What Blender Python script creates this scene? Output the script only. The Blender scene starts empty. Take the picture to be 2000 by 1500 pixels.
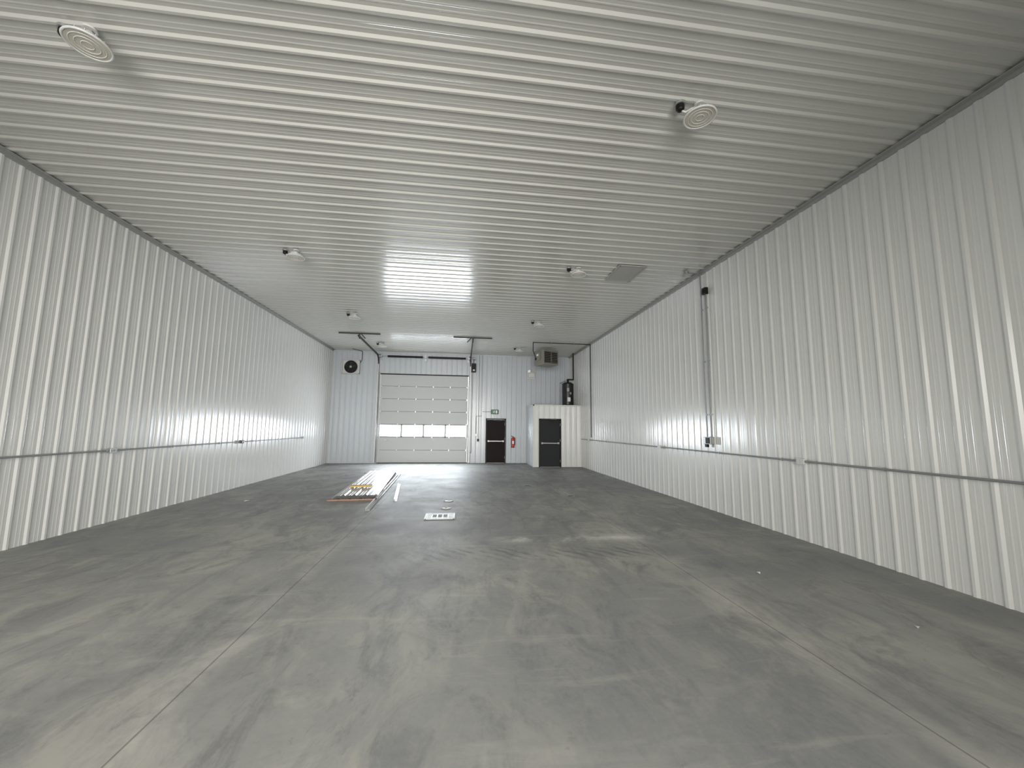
import bpy, math, random
from mathutils import Vector, Matrix
random.seed(4)
XL,XR,YB,YR,H = -5.68,5.02,17.84,-2.6,4.95
PITCH=0.2286

# ---------------------------------------------------------------- materials
def new_mat(name):
    m=bpy.data.materials.new(name); m.use_nodes=True
    nt=m.node_tree; b=nt.nodes["Principled BSDF"]
    return m,nt,b
def simple(name,col,rough=0.5,metal=0.0,bump=0.0,bscale=60,var=0.06,spec=0.5):
    m,nt,b=new_mat(name)
    tc=nt.nodes.new("ShaderNodeTexCoord"); n=nt.nodes.new("ShaderNodeTexNoise")
    n.inputs["Scale"].default_value=bscale; n.inputs["Detail"].default_value=3
    nt.links.new(tc.outputs["Object"],n.inputs["Vector"])
    r=nt.nodes.new("ShaderNodeValToRGB")
    r.color_ramp.elements[0].position=0.3; r.color_ramp.elements[1].position=0.7
    r.color_ramp.elements[0].color=tuple(c*(1-var) for c in col)+(1,)
    r.color_ramp.elements[1].color=tuple(min(1,c*(1+var)) for c in col)+(1,)
    nt.links.new(n.outputs["Fac"],r.inputs["Fac"]); nt.links.new(r.outputs["Color"],b.inputs["Base Color"])
    b.inputs["Roughness"].default_value=rough; b.inputs["Metallic"].default_value=metal
    b.inputs["Specular IOR Level"].default_value=spec
    if bump>0:
        bp=nt.nodes.new("ShaderNodeBump"); bp.inputs["Strength"].default_value=bump; bp.inputs["Distance"].default_value=0.002
        nt.links.new(n.outputs["Fac"],bp.inputs["Height"]); nt.links.new(bp.outputs["Normal"],b.inputs["Normal"])
    return m
def wall_mat(name,col,rough,ior,sc):
    m,nt,b=new_mat(name)
    tc=nt.nodes.new("ShaderNodeTexCoord")
    n=nt.nodes.new("ShaderNodeTexNoise"); n.inputs["Scale"].default_value=1.3; n.inputs["Detail"].default_value=4
    nt.links.new(tc.outputs["Object"],n.inputs["Vector"])
    r=nt.nodes.new("ShaderNodeValToRGB")
    r.color_ramp.elements[0].color=tuple(c*0.96 for c in col)+(1,); r.color_ramp.elements[1].color=tuple(c*1.03 for c in col)+(1,)
    nt.links.new(n.outputs["Fac"],r.inputs["Fac"]); nt.links.new(r.outputs["Color"],b.inputs["Base Color"])
    mp=nt.nodes.new("ShaderNodeMapping"); mp.inputs["Scale"].default_value=sc
    n2=nt.nodes.new("ShaderNodeTexNoise"); n2.inputs["Scale"].default_value=1.0; n2.inputs["Detail"].default_value=1.5
    nt.links.new(tc.outputs["Object"],mp.inputs[0]); nt.links.new(mp.outputs[0],n2.inputs["Vector"])
    bp=nt.nodes.new("ShaderNodeBump"); bp.inputs["Strength"].default_value=0.5; bp.inputs["Distance"].default_value=0.008
    nt.links.new(n2.outputs["Fac"],bp.inputs["Height"]); nt.links.new(bp.outputs["Normal"],b.inputs["Normal"])
    b.inputs["Roughness"].default_value=rough; b.inputs["IOR"].default_value=ior
    return m
M={}
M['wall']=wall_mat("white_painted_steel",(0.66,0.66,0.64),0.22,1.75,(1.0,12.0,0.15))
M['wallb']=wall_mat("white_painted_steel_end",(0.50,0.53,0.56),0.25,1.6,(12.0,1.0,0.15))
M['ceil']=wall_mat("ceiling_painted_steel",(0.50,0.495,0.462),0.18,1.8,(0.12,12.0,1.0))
M['trim']=simple("trim_grey",(0.33,0.33,0.315),0.4)
M['galv']=simple("galvanised",(0.36,0.37,0.37),0.4,0.6)
M['conduit']=simple("conduit_grey",(0.26,0.27,0.27),0.45,0.3)
M['black']=simple("black_paint",(0.006,0.0055,0.0055),0.5,spec=.3)
M['pipe']=simple("dark_pipe",(0.030,0.029,0.028),0.5,spec=.3)
M['doorpanel']=simple("door_panel_white",(0.45,0.465,0.465),0.45,0,0.3,200)
M['doorline']=simple("door_seam",(0.13,0.13,0.13),0.6)
M['brown']=simple("door_dark_brown",(0.009,0.0055,0.005),0.6,spec=.15)
M['greydoor']=simple("door_slate",(0.024,0.025,0.027),0.6,spec=.15)
M['steel']=simple("brushed_steel",(0.30,0.30,0.29),0.4,0.8)
M['white']=simple("white_plastic",(0.58,0.58,0.56),0.4)
M['lens']=simple("lens_plastic",(0.46,0.43,0.37),0.25)
M['beige']=simple("heater_beige",(0.22,0.21,0.18),0.45)
M['red']=simple("extinguisher_red",(0.42,0.02,0.015),0.3)
M['green']=simple("sign_green",(0.01,0.13,0.05),0.4)
M['paper']=simple("label_white",(0.75,0.75,0.73),0.6)
M['tank']=simple("tank_grey_black",(0.012,0.012,0.013),0.4)
M['wood']=simple("lumber",(0.26,0.14,0.10),0.7,0,0.2,30,0.2)
M['yellow']=simple("yellow_foam",(0.50,0.34,0.08),0.6)
M['sheet']=simple("sheet_steel_white",(0.48,0.48,0.47),0.3)
M['gravel']=simple("pale_concrete_yard",(0.48,0.47,0.45),0.9,0,0,5,0.1)
M['rear_yard']=simple("darkened_rear_yard",(0.05,0.05,0.048),0.95,0,0,5,0.15)  # unseen rear yard, darkened to cut its bounce onto the ceiling
g=bpy.data.materials.new("window_glass"); g.use_nodes=True; nt=g.node_tree; nt.nodes.clear()
o=nt.nodes.new("ShaderNodeOutputMaterial"); mx=nt.nodes.new("ShaderNodeMixShader"); t=nt.nodes.new("ShaderNodeBsdfTransparent"); gl=nt.nodes.new("ShaderNodeBsdfGlossy")
gl.inputs["Roughness"].default_value=0.05; mx.inputs[0].default_value=0.06
nt.links.new(t.outputs[0],mx.inputs[1]); nt.links.new(gl.outputs[0],mx.inputs[2]); nt.links.new(mx.outputs[0],o.inputs[0])
M['glass']=g

def floor_mat():
    m,nt,b=new_mat("concrete_floor"); N=nt.nodes; L=nt.links
    tc=N.new("ShaderNodeTexCoord"); sep=N.new("ShaderNodeSeparateXYZ"); L.new(tc.outputs["Object"],sep.inputs[0])
    def noise(scale,detail=5,rough=0.55,dist=0,sx=None,off=(0,0,0),rot=.25):
        n=N.new("ShaderNodeTexNoise"); n.inputs["Scale"].default_value=scale; n.inputs["Detail"].default_value=detail
        n.inputs["Roughness"].default_value=rough; n.inputs["Distortion"].default_value=dist
        mp=N.new("ShaderNodeMapping"); mp.inputs["Location"].default_value=off
        if sx: mp.inputs["Scale"].default_value=sx; mp.inputs["Rotation"].default_value=(0,0,rot)
        L.new(tc.outputs["Object"],mp.inputs[0]); L.new(mp.outputs[0],n.inputs["Vector"])
        return n.outputs["Fac"]
    def ramp(f,p0,p1,c0=(0,0,0),c1=(1,1,1)):
        r=N.new("ShaderNodeValToRGB"); r.color_ramp.elements[0].position=p0; r.color_ramp.elements[1].position=p1
        r.color_ramp.elements[0].color=c0+(1,); r.color_ramp.elements[1].color=c1+(1,); L.new(f,r.inputs[0]); return r.outputs[0]
    def math_(op,a,b2=None,c=None):
        n=N.new("ShaderNodeMath"); n.operation=op
        for i,v in enumerate((a,b2,c)):
            if v is None: continue
            if isinstance(v,(int,float)): n.inputs[i].default_value=v
            else: L.new(v,n.inputs[i])
        return n.outputs[0]
    def mix(f,a,c):
        n=N.new("ShaderNodeMixRGB")
        if isinstance(f,(int,float)): n.inputs[0].default_value=f
        else: L.new(f,n.inputs[0])
        for i,v in ((1,a),(2,c)):
            if isinstance(v,tuple): n.inputs[i].default_value=v+(1,)
            else: L.new(v,n.inputs[i])
        return n.outputs[0]
    X=sep.outputs[0]; Y=sep.outputs[1]
    base=ramp(noise(0.55,9,0.62,0.5),0.36,0.66,(0.185,0.186,0.183),(0.295,0.294,0.276))
    sw=noise(1.6,9,0.70,1.0,(1.0,0.6,1),(3,1,0))
    base=mix(math_('MULTIPLY',ramp(sw,0.46,0.62),0.5),base,(0.40,0.39,0.335))
    sw2=noise(1.9,9,0.72,0.8,(1.2,0.6,1),(9,4,0),-.4)
    base=mix(math_('MULTIPLY',ramp(sw2,0.50,0.64),0.65),base,(0.115,0.117,0.121))
    big=noise(0.35,4,0.5,0.3,None,(5,2,0))
    base=mix(math_('MULTIPLY',ramp(big,0.46,0.62),0.48),base,(0.140,0.144,0.152))
    st=noise(1.0,8,0.7,0.5,(0.5,3.5,1),(2,7,0),.5)
    base=mix(math_('MULTIPLY',ramp(st,0.56,0.66),0.25),base,(0.42,0.41,0.36))
    st2=noise(1.0,8,0.7,0.5,(4.0,0.5,1),(6,3,0),.2)
    base=mix(math_('MULTIPLY',ramp(st2,0.58,0.66),0.35),base,(0.12,0.12,0.125))
    fl=noise(5.5,8,0.75,0.8,(1,.8,1),(1,8,0)); base=mix(math_('MULTIPLY',ramp(fl,0.60,0.68),0.5),base,(0.11,0.11,0.115))
    fine=ramp(noise(22,8,0.75),0.3,0.75)
    base=mix(math_('MULTIPLY',fine,0.20),base,(0.40,0.39,0.36))
    wob=math_('MULTIPLY',math_('SUBTRACT',noise(1.2,5,0.6),0.5),0.12)
    def joint(C,pos,w):
        d=math_('ABSOLUTE',math_('SUBTRACT',C,pos)); return math_('LESS_THAN',d,w)
    def dust(C,pos,w,ns):
        d=math_('ABSOLUTE',math_('ADD',math_('SUBTRACT',C,pos),wob))
        g=math_('SUBTRACT',1.0,math_('MINIMUM',math_('DIVIDE',d,w),1.0))
        return math_('MULTIPLY',g,ramp(noise(ns,7,0.7,0.6),0.42,0.62))
    def window(C,c,half,soft):
        d=math_('ABSOLUTE',math_('SUBTRACT',C,c)); q=math_('DIVIDE',math_('SUBTRACT',d,half),soft)
        return math_('SUBTRACT',1.0,math_('MINIMUM',math_('MAXIMUM',q,0.0),1.0))
    for pos in (-1.63,2.55):
        base=mix(math_('MULTIPLY',dust(X,pos,0.15,1.3),0.6),base,(0.46,0.445,0.40))
        base=mix(math_('MULTIPLY',joint(X,pos,0.006),0.6),base,(0.07,0.07,0.07))
    lim=window(X,1.65,0.95,0.35)
    base=mix(math_('MULTIPLY',dust(Y,5.75,0.24,1.1),lim),base,(0.66,0.645,0.60))
    base=mix(math_('MULTIPLY',joint(Y,5.6,0.006),0.45),base,(0.10,0.10,0.10))
    base=mix(math_('MULTIPLY',joint(Y,11.7,0.008),0.4),base,(0.10,0.10,0.10))
    wv=N.new("ShaderNodeTexWave"); wv.wave_type='BANDS'; wv.bands_direction='DIAGONAL'; wv.inputs["Scale"].default_value=3.2; wv.inputs["Distortion"].default_value=3.5
    L.new(tc.outputs["Object"],wv.inputs["Vector"])
    band=window(Y,5.15,0.12,0.25)
    tm=math_('MULTIPLY',math_('MULTIPLY',ramp(wv.outputs["Fac"],0.55,0.75),band),window(X,1.0,1.3,0.6))
    tm=math_('MULTIPLY',tm,ramp(noise(2.5,5,0.7,0,None,(4,4,0)),0.42,0.58))
    base=mix(math_('MULTIPLY',tm,0.6),base,(0.10,0.10,0.10))
    L.new(base,b.inputs["Base Color"])
    rr=N.new("ShaderNodeMapRange"); rr.inputs[3].default_value=0.48; rr.inputs[4].default_value=0.70
    L.new(noise(1.5,5),rr.inputs[0]); L.new(rr.outputs[0],b.inputs["Roughness"])
    bp=N.new("ShaderNodeBump"); bp.inputs["Strength"].default_value=0.25; bp.inputs["Distance"].default_value=0.004
    L.new(noise(9,8,0.7),bp.inputs["Height"]); L.new(bp.outputs[0],b.inputs["Normal"])
    return m
M['floor']=floor_mat()

# ---------------------------------------------------------------- builder
class B:
    def __init__(s): s.v=[];s.f=[];s.m=[];s.sm=[];s.mats=[]
    def mi(s,k):
        if k not in s.mats: s.mats.append(k)
        return s.mats.index(k)
    def add(s,vs,fs,k,smooth=False,mat=None):
        o=len(s.v)
        for v in vs:
            v=Vector(v)
            if mat is not None: v=mat@v
            s.v.append(v)
        for f in fs: s.f.append([i+o for i in f]); s.m.append(s.mi(k)); s.sm.append(smooth)
    def box(s,c,d,k,rot=None,bev=0.0):
        x,y,z=[q/2 for q in d]
        b=min(bev,x*.9,y*.9,z*.9)
        mat=Matrix.Translation(Vector(c))
        if rot is not None: mat=mat@rot
        if b<=0:
            vs=[(i*x,j*y,l*z) for i in(-1,1) for j in(-1,1) for l in(-1,1)]
            fs=[(0,1,3,2),(4,6,7,5),(0,4,5,1),(2,3,7,6),(0,2,6,4),(1,5,7,3)]
            s.add(vs,fs,k,False,mat)
        else:
            import bmesh
            bm=bmesh.new(); bmesh.ops.create_cube(bm,size=1,matrix=Matrix.Diagonal((2*x,2*y,2*z,1)))
            bmesh.ops.bevel(bm,geom=list(bm.edges),offset=b,segments=2,affect='EDGES',profile=0.5)
            bm.verts.index_update()
            s.add([v.co.copy() for v in bm.verts],[[v.index for v in f.verts] for f in bm.faces],k,False,mat); bm.free()
    def box2(s,a,b,k,bev=0.0):
        a=Vector(a);b=Vector(b); s.box((a+b)/2,[abs(q) for q in (b-a)],k,None,bev)
    def cone(s,p0,p1,r0,r1,k,n=16,cap=True):
        p0=Vector(p0);p1=Vector(p1);d=(p1-p0).normalized()
        q=d.to_track_quat('Z','Y').to_matrix()
        vs=[];
        for p,r in((p0,r0),(p1,r1)):
            for i in range(n):
                a=2*math.pi*i/n; vs.append(p+q@Vector((r*math.cos(a),r*math.sin(a),0)))
        s.add(vs,[(i,(i+1)%n,n+(i+1)%n,n+i) for i in range(n)],k,True)
        if cap: s.add(vs,[list(range(n))[::-1],list(range(n,2*n))],k,False)
    def cyl(s,p0,p1,r,k,n=16): s.cone(p0,p1,r,r,k,n)
    def sph(s,c,r,k,sc=(1,1,1),n=14,rings=8):
        vs=[];fs=[];c=Vector(c)
        for j in range(rings+1):
            t=math.pi*j/rings
            for i in range(n):
                a=2*math.pi*i/n; vs.append(c+Vector((r*sc[0]*math.sin(t)*math.cos(a),r*sc[1]*math.sin(t)*math.sin(a),r*sc[2]*math.cos(t))))
        for j in range(rings):
            for i in range(n): fs.append((j*n+i,(j+1)*n+i,(j+1)*n+(i+1)%n,j*n+(i+1)%n))
        s.add(vs,fs,k,True)
    def tube(s,pts,r,k,n=10):
        for a,b in zip(pts[:-1],pts[1:]): s.cyl(a,b,r,k,n)
        for p in pts[1:-1]: s.sph(p,r,k,n=n,rings=6)
    def torus(s,c,R,r,k,axis=(0,0,1),n=32,mn=8):
        q=Vector(axis).to_track_quat('Z','Y').to_matrix(); c=Vector(c); vs=[];fs=[]
        for i in range(n):
            a=2*math.pi*i/n
            for j in range(mn):
                t=2*math.pi*j/mn; vs.append(c+q@Vector(((R+r*math.cos(t))*math.cos(a),(R+r*math.cos(t))*math.sin(a),r*math.sin(t))))
        for i in range(n):
            for j in range(mn): fs.append((i*mn+j,((i+1)%n)*mn+j,((i+1)%n)*mn+(j+1)%mn,i*mn+(j+1)%mn))
        s.add(vs,fs,k,True)
    def done(s,name,loc=None,rz=0):
        me=bpy.data.meshes.new(name); me.from_pydata([tuple(v) for v in s.v],[],s.f)
        for k in s.mats: me.materials.append(M[k])
        for p,mi,sm in zip(me.polygons,s.m,s.sm): p.material_index=mi; p.use_smooth=sm
        me.update(); ob=bpy.data.objects.new(name,me); bpy.context.scene.collection.objects.link(ob)
        if loc is not None: ob.location=loc
        ob.rotation_euler=(0,0,rz)
        return ob
OFFB=(0,-.022,0)
PROF=[(0,0),(0.055,0),(0.061,0.002),(0.071,0.002),(0.077,0),(0.105,0),(0.111,0.002),(0.121,0.002),(0.127,0),(0.158,0),(0.181,0.016),(0.2056,0.016)]
def prof_pts(u0,u1,phase=0.0):
    k=math.floor((u0-phase)/PITCH)-1
    pts=[]
    while k*PITCH+phase<u1+PITCH:
        for p,h in PROF: pts.append((k*PITCH+phase+p,h))
        k+=1
    def hat(u):
        for (a,ha),(b,hb) in zip(pts[:-1],pts[1:]):
            if a<=u<=b: return ha+(hb-ha)*(u-a)/(b-a+1e-9)
        return 0
    return [(u0,hat(u0))]+[p for p in pts if u0+1e-4<p[0]<u1-1e-4]+[(u1,hat(u1))]
def ribbed(b,U,V,Nn,O,rects,k,phase=0.0):
    U=Vector(U);V=Vector(V);Nn=Vector(Nn);O=Vector(O)
    for (u0,u1,v0,v1) in rects:
        pp=prof_pts(u0,u1,phase); vs=[];fs=[]
        for u,h in pp: vs.append(O+U*u+V*v0+Nn*h); vs.append(O+U*u+V*v1+Nn*h)
        for i in range(len(pp)-1): fs.append((2*i,2*i+2,2*i+3,2*i+1))
        b.add(vs,fs,k)

# ---------------------------------------------------------------- shell
b=B(); b.box2((XL-.2,YR-.2,-0.15),(XR+.2,YB+.2,0),'floor'); b.done("floor")
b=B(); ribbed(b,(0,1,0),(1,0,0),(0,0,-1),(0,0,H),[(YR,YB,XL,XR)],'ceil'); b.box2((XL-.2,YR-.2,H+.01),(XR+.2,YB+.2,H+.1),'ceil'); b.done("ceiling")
b=B(); ribbed(b,(0,1,0),(0,0,1),(1,0,0),(XL,0,0),[(YR,YB,0,H)],'wall'); b.box2((XL-.2,YR-.2,0),(XL-.01,YB+.2,H),'wall'); b.done("wall_left")
b=B(); ribbed(b,(0,1,0),(0,0,1),(-1,0,0),(XR,0,0),[(YR,YB,0,H)],'wall'); b.box2((XR+.01,YR-.2,0),(XR+.2,YB+.2,H),'wall'); b.done("wall_right")
DX0,DX1,DZ=-3.62,0.28,3.95
MX0,MX1,MZ=1.10,2.02,2.0
rects=[(XL,DX0,0,H),(DX0,DX1,DZ,H),(DX1,MX0,0,H),(MX0,MX1,MZ,H),(MX1,XR,0,H)]
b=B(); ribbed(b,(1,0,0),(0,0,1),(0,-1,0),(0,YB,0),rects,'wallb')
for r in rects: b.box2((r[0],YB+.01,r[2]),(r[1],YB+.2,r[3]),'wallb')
b.done("wall_back")
OX0,OX1,OZ=-4.4,2.4,4.2
rects=[(XL,OX0,0,H),(OX0,OX1,OZ,H),(OX1,XR,0,H)]
b=B(); ribbed(b,(1,0,0),(0,0,1),(0,1,0),(0,YR,0),rects,'wallb')
for r in rects: b.box2((r[0],YR-.2,r[2]),(r[1],YR-.01,r[3]),'wallb')
b.done("wall_front")
for nm,x,sx in (("trim_1",XL,1),("trim_2",XR,-1)):
    b=B(); b.box2((x,YR,H-.075),(x+sx*.026,YB,H-.02),'trim'); b.box2((x,YR,H-.034),(x+sx*.085,YB,H-.022),'trim'); b.done(nm)
b=B(); b.box2((XL,YB-.026,H-.07),(XR,YB,H-.02),'wallb'); b.done("trim_3")

# ---------------------------------------------------------------- overhead door
b=B(); nS=7; hs=DZ/nS; W=DX1-DX0; yd=YB+0.03
for i in range(nS):
    z0=i*hs+.006; z1=(i+1)*hs-.006
    if i!=2:
        b.box2((DX0+.01,yd,z0),(DX1-.01,yd+.05,z1),'doorpanel',0.006)
        for q in range(1,4):
            zz=z0+(z1-z0)*q/4; b.box2((DX0+.05,yd-.003,zz-.004),(DX1-.05,yd+.004,zz+.004),'doorpanel')
    else:
        for zz in (z0,z1-.035): b.box2((DX0+.01,yd,zz),(DX1-.01,yd+.05,zz+.035),'doorpanel',0.004)
        for q in range(5):
            xx=DX0+.03+(W-.06)*q/4; b.box2((xx-.04,yd,z0),(xx+.04,yd+.05,z1),'doorpanel',0.004)
        b.box2((DX0+.03,yd+.02,z0+.03),(DX1-.03,yd+.026,z1-.03),'glass')
    b.box2((DX0+.01,yd+.01,z1),(DX1-.01,yd+.045,z1+.012),'doorline')
    if i<nS-1:
        for q in range(6):
            xx=DX0+.06+(W-.12)*q/5; b.box((xx,yd-.012,z1+.006),(.06,.02,.09),'galv',None,0.004)
b.box2((DX0,yd-.03,DZ-.05),(DX1,yd,DZ+.0),'black')
b.box2((DX0,yd-.03,0),(DX1,yd+.05,.025),'black')
b.box((DX0+.35,yd-.03,1.0),(.10,.04,.05),'galv',None,.005)
b.box2((DX0-.05,YB-.03,0),(DX0,YB+.12,DZ+.04),'trim'); b.box2((DX1,YB-.03,0),(DX1+.05,YB+.12,DZ+.04),'trim')
for x,sx in ((DX0-.09,-1),(DX1+.07,1)):
    yt=YB-.10
    b.box2((x-.03,yt-.03,0.03),(x+.03,yt+.03,4.35),'galv')
    b.box2((x-sx*.03,yt,0.03),(x-sx*.02,YB-.0,4.35),'galv')
    for zz in (.4,1.2,2.0,2.8,3.6,4.2): b.box((x,yt+.06,zz),(.06,.10,.06),'galv')
    pts=[(x,yt,4.35)]
    for q in range(1,7):
        a=math.pi/2*q/6; pts.append((x,yt-.38*(1-math.cos(a)),4.35+.38*math.sin(a)))
    pts.append((x,14.2,4.80))
    for p,q2 in zip(pts[:-1],pts[1:]):
        p=Vector(p);q2=Vector(q2);d=q2-p; rot=d.to_track_quat('Z','Y').to_matrix().to_4x4()
        b.box((p+q2)/2,(.05,.06,d.length+.01),'pipe',rot)
    b.box2((x-.72,14.33,4.895),(x+.72,14.38,4.93),'pipe'); b.box2((x-.02,14.34,4.72),(x+.02,14.37,4.93),'pipe')
    b.box((x-sx*.12,14.355,4.83),(.03,.02,.26),'pipe',Matrix.Rotation(sx*.75,4,'Y'))
zs=4.70; ys=YB-.16
b.cyl((DX0-.15,ys,zs),(DX1+.13,ys,zs),.016,'galv')
xm=(DX0+DX1)/2
b.cyl((DX0+.30,ys,zs),(xm-.12,ys,zs),.045,'black',20); b.cyl((xm+.12,ys,zs),(DX1-.15,ys,zs),.045,'black',20)
for x in (xm,DX0+.02,DX1-.02):
    b.box2((x-.04,YB-.02,zs-.16),(x+.04,YB-.005-.0,zs+.16),'galv'); b.box2((x-.035,ys-.03,zs-.04),(x+.035,YB-.01,zs+.04),'galv')
for x in (DX0-.05,DX1+.05): b.cone((x-.05,ys,zs),(x+.05,ys,zs),.09,.09,'galv',24)
b.cyl((DX0-.05,ys-.0,zs),(DX0-.05,ys,0.1),.004,'pipe',6); b.cyl((DX1+.05,ys,zs),(DX1+.05,ys,0.1),.004,'pipe',6)
b.done("door_1")

b=B(); b.box((0.50,YB-.16,4.28),(.20,.22,.40),'pipe',None,.02); b.box((0.50,YB-.28,4.30),(.15,.03,.25),'greydoor',None,.01)
b.box((.5,YB-.04,4.28),(.1,.08,.2),'galv'); b.cyl((.44,ys,zs),(.58,ys,zs),.05,'galv'); b.cyl((.5,ys,zs),(.5,YB-.16,4.45),.012,'pipe')
b.box((0.5,YB-.285,4.16),(.08,.02,.06),'paper')
b.tube([(.46,YB-.03,4.1),(.46,YB-.03,.45),(.36,YB-.03,.45)],.013,'conduit')
b.done("garage_door_opener",OFFB)

def man_door(name,x0,x1,y,zt,slab,frame,hinge):
    b=B(); f=.055
    b.box2((x0,y-.05,0),(x0+f,y+.08,zt),frame,.004); b.box2((x1-f,y-.05,0),(x1,y+.08,zt),frame,.004); b.box2((x0,y-.05,zt-f),(x1,y+.08,zt),frame,.004)
    b.box2((x0+f+.003,y-.015,.012),(x1-f-.003,y+.03,zt-f-.003),slab,.003)
    b.box2((x0+f,y-.03,0),(x1-f,y+.05,.012),'steel')
    zb=zt*.49
    b.box2((x0+f+.06,y-.075,zb-.025),(x1-f-.06,y-.045,zb+.025),'steel',.008)
    b.box2((x0+f+.03,y-.08,zb-.04),(x0+f+.11,y-.014,zb+.04),'steel',.008); b.box2((x1-f-.11,y-.08,zb-.04),(x1-f-.03,y-.014,zb+.04),'steel',.008)
    hx=x1-f if hinge>0 else x0+f
    b.box((hx-hinge*.28,y-.05,zt-f-.06),(.26,.07,.05),'greydoor',None,.008)
    b.box((hx-hinge*.30,y-.13,zt-.035),(.30,.02,.012),'steel',Matrix.Rotation(hinge*.35,4,'Z'))
    for zz in (.25,zt/2+.1,zt-.25): b.cyl((hx,y-.058,zz-.05),(hx,y-.058,zz+.05),.009,'steel',8)
    b.done(name)
man_door("door_2",MX0,MX1,YB,MZ,'brown','black',1)

BX0,BY0,BZ=2.97,16.0,2.53
bd0,bd1,bdz=3.19,4.13,1.98
b=B()
for x0,x1,z0,z1 in [(BX0,bd0,0,BZ),(bd0,bd1,bdz,BZ),(bd1,XR-.02,0,BZ)]: b.box2((x0,BY0,z0),(x1,BY0+.1,z1),'wall')
b.box2((BX0,BY0+.1,0),(BX0+.1,YB-.02,BZ),'wallb')
b.box2((BX0,BY0,BZ),(XR-.02,YB-.02,BZ+.02),'wallb')
ribbed(b,(1,0,0),(0,0,1),(0,-1,0),(0,BY0-.001,0),[(BX0,bd0,0,BZ),(bd0,bd1,bdz,BZ),(bd1,XR-.02,0,BZ)],'wall')
ribbed(b,(0,1,0),(0,0,1),(-1,0,0),(BX0-.001,0,0),[(BY0,YB-.02,0,BZ)],'wallb')
b.box2((BX0-.03,BY0-.03,BZ-.02),(XR-.02,BY0+.02,BZ+.03),'white'); b.box2((BX0-.03,BY0-.03,BZ-.02),(BX0+.02,YB-.02,BZ+.03),'white')
b.box2((BX0-.028,BY0-.028,0),(BX0+.02,BY0+.02,BZ),'white')
b.done("wall_utility_room")
man_door("door_3",bd0,bd1,BY0,bdz,'greydoor','black',1)

b=B(); wx,wy,z0=4.64,16.75,BZ+.03
for a in (0,2.1,4.2): b.cyl((wx+.18*math.cos(a),wy+.18*math.sin(a),z0),(wx+.18*math.cos(a),wy+.18*math.sin(a),z0+.06),.02,'black',8)
b.cyl((wx,wy,z0+.05),(wx,wy,z0+.98),.25,'tank',36); b.cone((wx,wy,z0+.98),(wx,wy,z0+1.04),.25,.16,'tank',36)
for zz in (.06,.35,.97): b.torus((wx,wy,z0+zz),.25,.006,'black')
b.box((wx-.02,wy-.25,z0+.28),(.13,.02,.18),'paper'); b.box((wx-.06,wy-.25,z0+.70),(.10,.02,.16),'steel'); b.box((wx+.05,wy-.252,z0+.55),(.08,.02,.10),'beige')
b.cyl((wx,wy,z0+1.0),(wx,wy,z0+1.2),.05,'black'); b.tube([(wx,wy,z0+1.18),(wx+.25,wy,z0+1.18),(wx+.25,wy,H-.02)],.035,'pipe',12)
b.tube([(wx-.1,wy,z0+1.0),(wx-.1,wy,z0+1.12),(wx-.1,YB-.06,z0+1.12)],.014,'conduit')
b.tube([(wx+.24,wy-.02,z0+.25),(XR-.06,wy-.02,z0+.25),(XR-.06,wy-.02,z0+.02)],.014,'galv')
b.cyl((wx-.1,wy-.25,z0+.1),(wx-.1,wy-.31,z0+.1),.018,'galv',8)
b.done("water_heater")

b=B(); w,d,h=.78,.66,.62
b.box((0,0,0),(w,d,h),'beige',None,.012)
b.box((0,-d/2-.004,0.0),(w*.84,.012,h*.78),'black')
for i in range(7):
    zz=-h*.34+i*h*.68/6
    b.box((0,-d/2-.035,zz),(w*.84,.06,.010),'beige',Matrix.Rotation(.55,4,'X'))
b.box((0,-d/2-.02,0),(.02,.03,h*.76),'beige')
for sx in (-1,1):
    for yy in (-.2,.2): b.cyl((sx*(w/2-.05),yy,h/2),(sx*(w/2-.05),yy,h/2+.11),.01,'galv',8)
b.cyl((0,d/2,0),(0,d/2+.05,0),.24,'pipe',24)
b.box((-w/2-.03,0.05,.05),(.06,.35,.35),'beige',None,.01); b.box((-w/2-.065,0.0,.1),(.01,.12,.08),'paper')
b.box((-w/2-.065,.12,-.05),(.01,.1,.1),'black')
b.cyl((-w*.1,d/2-.05,-h/2+.1),(-w*.1,d/2+.25,-h/2+.1),.06,'galv')
b.done("unit_heater",(3.50,16.0,4.52),math.radians(24))

b=B()
b.tube([(XR-.06,14.6,1.25),(XR-.06,14.6,4.88),(2.68,14.6,4.88),(2.68,14.6,4.55),(2.95,15.5,4.45)],.018,'pipe')
for x in (3.4,4.3): b.box((x,14.6,4.905),(.03,.05,.06),'galv')
b.done("gas_pipe")

b=B(); ex,ez=3.17,4.02
b.box((ex,YB-.09,ez),(.30,.12,.20),'white',None,.015)
b.box((ex,YB-.02,ez),(.34,.02,.30),'white')
for s_ in (-1,1):
    b.cyl((ex+s_*.09,YB-.11,ez+.10),(ex+s_*.09,YB-.11,ez+.15),.015,'white',8)
    b.cone((ex+s_*.10,YB-.08,ez+.19),(ex+s_*.12,YB-.20,ez+.17),.035,.07,'white',20); b.cyl((ex+s_*.12,YB-.2,ez+.17),(ex+s_*.121,YB-.207,ez+.169),.06,'lens',20)
b.done("emergency_light",OFFB)

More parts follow.
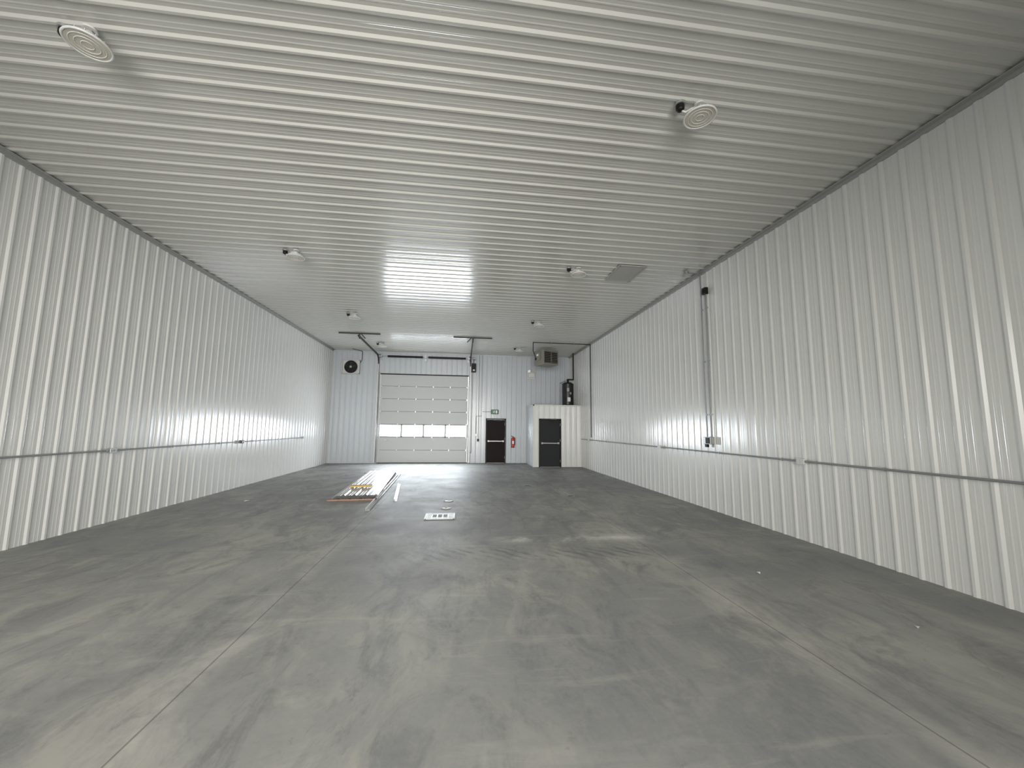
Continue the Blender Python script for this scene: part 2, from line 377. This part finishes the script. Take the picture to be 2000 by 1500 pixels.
b=B(); fx,fz=-4.87,4.18
b.box((fx,YB-.04,fz),(.74,.05,.60),'white',None,.01)
for s_ in (-1,1):
    b.box((fx+s_*.36,YB-.09,fz),(.02,.14,.60),'white'); b.box((fx,YB-.09,fz+s_*.29),(.74,.14,.02),'white')
b.cyl((fx,YB-.066,fz),(fx,YB-.07,fz),.255,'black',36); b.torus((fx,YB-.12,fz),.26,.018,'black',(0,1,0))
for r in (.08,.14,.20): b.torus((fx,YB-.16,fz),r,.004,'pipe',(0,1,0),28,6)
for k in range(6):
    a=k*math.pi/3; b.cyl((fx+.04*math.cos(a),YB-.165,fz+.04*math.sin(a)),(fx+.26*math.cos(a),YB-.14,fz+.26*math.sin(a)),.004,'pipe',6)
for k in range(5):
    a=k*2*math.pi/5+.3; rot=Matrix.Rotation(-a,4,'Y')@Matrix.Rotation(.5,4,'X')
    b.box((fx+.14*math.cos(a),YB-.10,fz+.14*math.sin(a)),(.17,.006,.10),'pipe',rot)
b.cyl((fx,YB-.07,fz),(fx,YB-.15,fz),.05,'galv',20)
b.tube([(fx+.37,YB-.05,fz+.2),(fx+.44,YB-.05,fz+.35),(fx+.44,YB-.05,H-.05),(fx+.15,YB-.6,H-.05)],.012,'pipe')
b.done("exhaust_fan",OFFB)

b=B(); sx,sz=1.50,2.30
b.box((sx,YB-.05,sz),(.34,.05,.20),'black',None,.008); b.box((sx,YB-.078,sz),(.30,.008,.16),'green')
yy=YB-.084
b.box((sx+.07,yy,sz),(.07,.006,.13),'paper'); b.cyl((sx-.035,yy-.003,sz+.05),(sx-.035,yy+.003,sz+.05),.014,'paper',12)
for (x,z,l,a) in ((-.045,.01,.06,.3),(-.02,-.035,.06,-.6),(-.075,-.035,.06,.9),(-.01,.02,.05,1.2),(-.075,.015,.045,-1.1)):
    b.box((sx+x,yy,sz+z),(.014,.006,l),'paper',Matrix.Rotation(a,4,'Y'))
b.tube([(sx-.17,YB-.045,sz),(.94,YB-.045,sz)],.010,'conduit')
b.done("exit_sign",OFFB)

b=B(); ex=2.33
b.cyl((ex,YB-.12,.72),(ex,YB-.12,1.10),.075,'red',24); b.sph((ex,YB-.12,1.10),.075,'red',(1,1,.7),24); b.cyl((ex,YB-.12,.70),(ex,YB-.12,.73),.078,'black',24)
b.cyl((ex,YB-.12,1.14),(ex,YB-.12,1.19),.02,'galv'); b.box((ex-.03,YB-.12,1.21),(.12,.025,.015),'black',Matrix.Rotation(.3,4,'Y')); b.box((ex-.02,YB-.12,1.185),(.10,.025,.012),'black')
b.tube([(ex+.02,YB-.12,1.18),(ex+.09,YB-.13,1.12),(ex+.10,YB-.14,.95),(ex+.085,YB-.14,.80)],.011,'black',8)
b.box((ex,YB-.197,.93),(.08,.006,.13),'paper'); b.box((ex,YB-.03,1.0),(.05,.05,.3),'galv')
b.done("fire_extinguisher",OFFB)
def jbox(c,d,k='conduit',s_=-1):
    b=B(); b.box(c,d,k,None,.006); c=Vector(c); n=Vector((0,s_,0)); half=d[1]/2
    b.box(c+n*(half+.002),(d[0]*.92,.006,d[2]*.92),k,None,.002)
    for t in (-1,1): b.box(c+n*(half+.005)+Vector((0,0,t*d[2]*.22)),(.03,.008,.028),'white')
    return b
b=jbox((.66,YB-.05,1.25),(.09,.07,.13),'galv')
b.box((.76,YB-.05,1.02),(.09,.07,.12),'pipe',None,.006)
b.tube([(.66,YB-.045,1.31),(.66,YB-.045,2.1),(.90,YB-.045,2.1),(.90,YB-.045,H-.05)],.011,'conduit')
b.tube([(.76,YB-.045,1.08),(.76,YB-.045,4.2),(.76,YB-.045,H-.05)],.011,'conduit')
b.done("switch_conduit",OFFB)

def hconduit(x,sgn,y0,y1,z,boxes):
    b=B(); xx=x+sgn*.045
    b.cyl((xx,y0,z),(xx,y1,z),.0135,'conduit',12)
    y=y0+.6
    while y<y1: b.box((x+sgn*.04,y,z),(.03,.02,.045),'galv'); y+=1.5
    for (yy,k,w) in boxes:
        c=Vector((x+sgn*.055,yy,z)); b.box(c,(.06,w,.075),k,None,.006); b.box(c+Vector((sgn*.032,0,0)),(.006,w*1.05,.08),k,None,.002)
        for t in (-1,1):
            b.box(c+Vector((sgn*.037,t*w*.22,0)),(.006,.032,.034),'white' if k=='white' else 'trim')
            b.cyl(c+Vector((0,t*(w/2),0)),c+Vector((0,t*(w/2+.035),0)),.019,'galv',12)
    return b
b=hconduit(XL,1,YR+.1,15.0,1.165,[(7.2,'galv',.11),(11.0,'pipe',.12),(15.0,'white',.1)]); b.done("electrical_conduit")
b=hconduit(XR,-1,YR+.1,16.0-.1,1.15,[(5.22,'white',.12),(9.37,'white',.12),(14.9,'white',.1)])
b.done("electrical_conduit")
b=B(); x=XR-.045
b.tube([(x,7.44,1.42),(x,7.44,H-.05),(4.66,7.44,H-.05)],.013,'conduit'); b.tube([(x,7.28,1.42),(x,7.28,4.44)],.013,'conduit')
b.box((x-.015,7.28,4.46),(.08,.11,.14),'black',None,.008); b.sph((x-.055,7.28,4.46),.03,'black')
b.box((x-.025,7.36,1.38),(.10,.22,.15),'galv',None,.008); b.box((x-.08,7.32,1.38),(.02,.12,.12),'black',None,.005); b.box((x-.03,7.42,1.28),(.05,.07,.07),'black',None,.005)
b.cyl((4.66,7.44,H-.022),(4.66,7.44,H-.08),.055,'galv',16)
for zz in (1.9,3.0,4.1): b.box((XR-.04,7.44,zz),(.03,.05,.02),'galv'); b.box((XR-.04,7.28,zz),(.03,.05,.02),'galv')
b.done("electrical_riser")

b=B(); cx,cy,w,l=3.42,7.72,.56,.80; zc=H-.032
b.box((cx-w/2,cy,zc),(.03,l+.03,.02),'trim'); b.box((cx+w/2,cy,zc),(.03,l+.03,.02),'trim'); b.box((cx,cy-l/2,zc),(w,.03,.02),'trim'); b.box((cx,cy+l/2,zc),(w,.03,.02),'trim')
b.box((cx,cy,H-.022),(w,l,.004),'pipe')
n=26
for i in range(n): b.box((cx,cy-l/2+l*(i+.5)/n,zc+.0),(w,.016,.003),'trim',Matrix.Rotation(-.6,4,'X'))
b.done("ceiling_air_grille")

def light(x,y,rz):
    b=B()
    b.cyl((-.17,.02,-.02),(-.17,.02,-.045),.055,'galv',12); b.cyl((-.17,.02,-.045),(-.17,.02,-.085),.042,'black',16); b.sph((-.17,.02,-.085),.04,'black',(1,1,.6))
    b.tube([(-.17,.02,-.09),(-.12,.01,-.12),(-.05,0,-.075),(0,0,-.06)],.009,'white',8)
    b.cyl((0.03,0,-.018),(0.03,0,-.035),.05,'white',20); b.torus((.03,0,-.045),.022,.005,'steel',(0,1,0),16,6)
    b.cone((.03,0,-.06),(.03,0,-.10),.035,.055,'white',20); b.cyl((.03,0,-.10),(.03,0,-.135),.075,'white',24)
    for k in range(12):
        a=k*math.pi/6; b.box((.03+.09*math.cos(a),.09*math.sin(a),-.135),(.07,.005,.03),'white',Matrix.Rotation(a,4,'Z'))
    b.cone((.03,0,-.140),(.03,0,-.165),.135,.155,'white',36); b.torus((.03,0,-.167),.150,.010,'white')
    b.cyl((.03,0,-.166),(.03,0,-.172),.140,'lens',36)
    for r in (.04,.08,.115): b.torus((.03,0,-.173),r,.003,'white',(0,0,1),28,6)
    b.done("ceiling_light",(x,y,H-.002),rz)
for y in (3.4,7.6,11.8,15.95):
    for x in (-3.24,2.32): light(x,y,0)

# ---------------------------------------------------------------- floor items
b=B(); Ln=5.35
for s_ in range(4): 
    dx=.02*s_; dy=.05*s_; dz=.03+.016*s_
    pp=prof_pts(0,.914,0); vs=[];fs=[]
    for u,h in pp: vs.append((u-.457+dx,dy,h*1.4+dz)); vs.append((u-.457+dx,Ln+dy-.1*s_,h*1.4+dz))
    for i in range(len(pp)-1): fs.append((2*i,2*i+2,2*i+3,2*i+1))
    b.add(vs,fs,'sheet')
for yy in (.03,2.6,5.0): b.box((0,yy,.016),(1.0,.09,.03),'wood')
b.done("corrugated_sheet_stack",(-2.30,9.0,0.002),math.radians(4.5))
def length(name,p0,p1,w,h,k):
    p0=Vector(p0);p1=Vector(p1); d=p1-p0; b=B(); L_=d.length
    b.box2((-w/2,0,0),(w/2,L_,.003),k); b.box2((-w/2,0,0),(-w/2+.003,L_,h),k); b.box2((w/2-.003,0,0),(w/2,L_,h*.5),k); b.box2((-w/2,0,h-.003),(-w/2+.02,L_,h),k)
    b.done(name,p0,math.atan2(-d.x,d.y))
length("metal_trim_strip",(-1.73,7.9,.003),(-2.0,13.6,.003),.08,.05,'sheet')
length("metal_trim_strip",(-1.37,8.85,.003),(-1.66,11.3,.003),.07,.04,'sheet')
b=B(); b.box((0,0,.02),(.50,.16,.035),'yellow',None,.01); b.box((0.03,0.1,.02),(.45,.05,.03),'wood'); b.done("foam_board",(-2.42,10.25,.11),.15)
b=B(); b.box((0,0,.004),(.50,.42,.008),'galv'); 
for i in range(5):
    for j in range(4): b.box((-.19+.095*i,-.14+.095*j,.010),(.07,.06,.006),'pipe' if (i in(1,2,3) and j in (1,2)) else 'trim')
for s_ in (-1,1): b.box((s_*.25,0,.006),(.03,.45,.014),'trim'); b.box((0,s_*.21,.006),(.5,.03,.014),'trim')
b.done("floor_drain",(-.34,7.33,0))
for x,y in ((-.26,8.05),(-.24,8.8)):
    b=B(); b.cyl((0,0,0),(0,0,.008),.10,'trim',28); b.torus((0,0,.008),.095,.006,'trim'); b.box((0,0,.009),(.05,.012,.006),'pipe'); b.done("cleanout_cover",(x,y,0))
for x,y in ((1.85,10.9),(2.6,9.2)):
    b=B(); b.cyl((0,0,0),(0,0,.006),.09,'pipe',24); b.torus((0,0,.006),.085,.005,'trim'); b.box((0,0,.008),(.08,.01,.004),'black'); b.done("floor_anchor_cover",(x,y,0))
def scrap(x,y,s_,r):
    b=B(); b.add([(-s_,-s_,.002),(s_,-s_*.8,.012),(s_*.8,s_,.004),(-s_*.7,s_*.9,.015)],[(0,1,2),(0,2,3)],'paper'); b.add([(-s_,-s_,.0),(s_,-s_*.8,.010),(s_*.8,s_,.002),(-s_*.7,s_*.9,.013)],[(0,2,1),(0,3,2)],'paper'); b.done("paper_scrap",(x,y,0.001),r)
scrap(-4.45,9.1,.05,.3); scrap(3.35,4.2,.022,.8); scrap(3.75,2.95,.015,.2)

# ---------------------------------------------------------------- exterior
b=B(); b.box2((-60,-60,-.3),(60,YR-.2,-.16),'rear_yard'); b.box2((-60,YB+.2,-.3),(60,90,-.16),'gravel'); b.done("ground_outside")

# ---------------------------------------------------------------- world + daylight
w=bpy.data.worlds.new("sky"); bpy.context.scene.world=w; w.use_nodes=True; nt=w.node_tree
bg=nt.nodes["Background"]; tc=nt.nodes.new("ShaderNodeTexCoord"); sp=nt.nodes.new("ShaderNodeSeparateXYZ"); mr=nt.nodes.new("ShaderNodeMapRange")
mr.inputs[1].default_value=-.4; mr.inputs[2].default_value=.4
cr=nt.nodes.new("ShaderNodeValToRGB"); cr.color_ramp.elements[0].color=(1,.985,.93,1); cr.color_ramp.elements[1].color=(.85,.93,1.0,1)
nt.links.new(tc.outputs["Generated"],sp.inputs[0]); nt.links.new(sp.outputs[1],mr.inputs[0]); nt.links.new(mr.outputs[0],cr.inputs[0]); nt.links.new(cr.outputs[0],bg.inputs[0])
bg.inputs[1].default_value=4.8
def area(name,loc,rot,sx,sy,portal=False,e=0,col=(1,1,1),spread=180):
    l=bpy.data.lights.new(name,"AREA"); l.shape='RECTANGLE'; l.size=sx; l.size_y=sy; l.cycles.is_portal=portal
    l.energy=e; l.color=col; l.spread=math.radians(spread)
    o=bpy.data.objects.new(name,l); o.location=loc; o.rotation_euler=rot; bpy.context.scene.collection.objects.link(o)
area("daylight_portal",((OX0+OX1)/2,YR-.1,OZ/2),(math.radians(90),0,0),OX1-OX0,OZ,True)
area("rear_opening_fill",((OX0+OX1)/2,YR-.25,OZ/2),(math.radians(90),0,0),OX1-OX0,OZ,False,360,(1,.985,.945),80)  # extra lamp in the unseen rear opening, narrowed to brighten the far end
for q in range(4):
    xx=DX0+.03+(W-.06)*(q+.5)/4
    area("window_daylight",(xx,YB+.09,2.5*hs),(math.radians(-90),0,0),(W-.06)/4-.08,hs-.08,False,85,(.86,.93,1.0))
bpy.context.scene.view_settings.view_transform='Standard'

# ---------------------------------------------------------------- camera
F=762.0
A=Vector((-99,84,F)).normalized()
T0=Vector((0.9918,0.0240,0.1262)); T=(T0-A*T0.dot(A)).normalized()
V=T.cross(A)*1.0
if V.y>0: V=-V
right=Vector((T.x,A.x,V.x)); down=Vector((T.y,A.y,V.y)); fwd=Vector((T.z,A.z,V.z))
R=Matrix((right,-down,-fwd)).transposed()
cd=bpy.data.cameras.new("camera"); cam=bpy.data.objects.new("camera",cd); bpy.context.scene.collection.objects.link(cam)
cam.matrix_world=Matrix.Translation((0,0,1.6))@R.to_4x4()
cd.sensor_fit='HORIZONTAL'; cd.sensor_width=36; cd.lens=36*F/2000; cd.clip_start=.05; cd.clip_end=300
bpy.context.scene.camera=cam
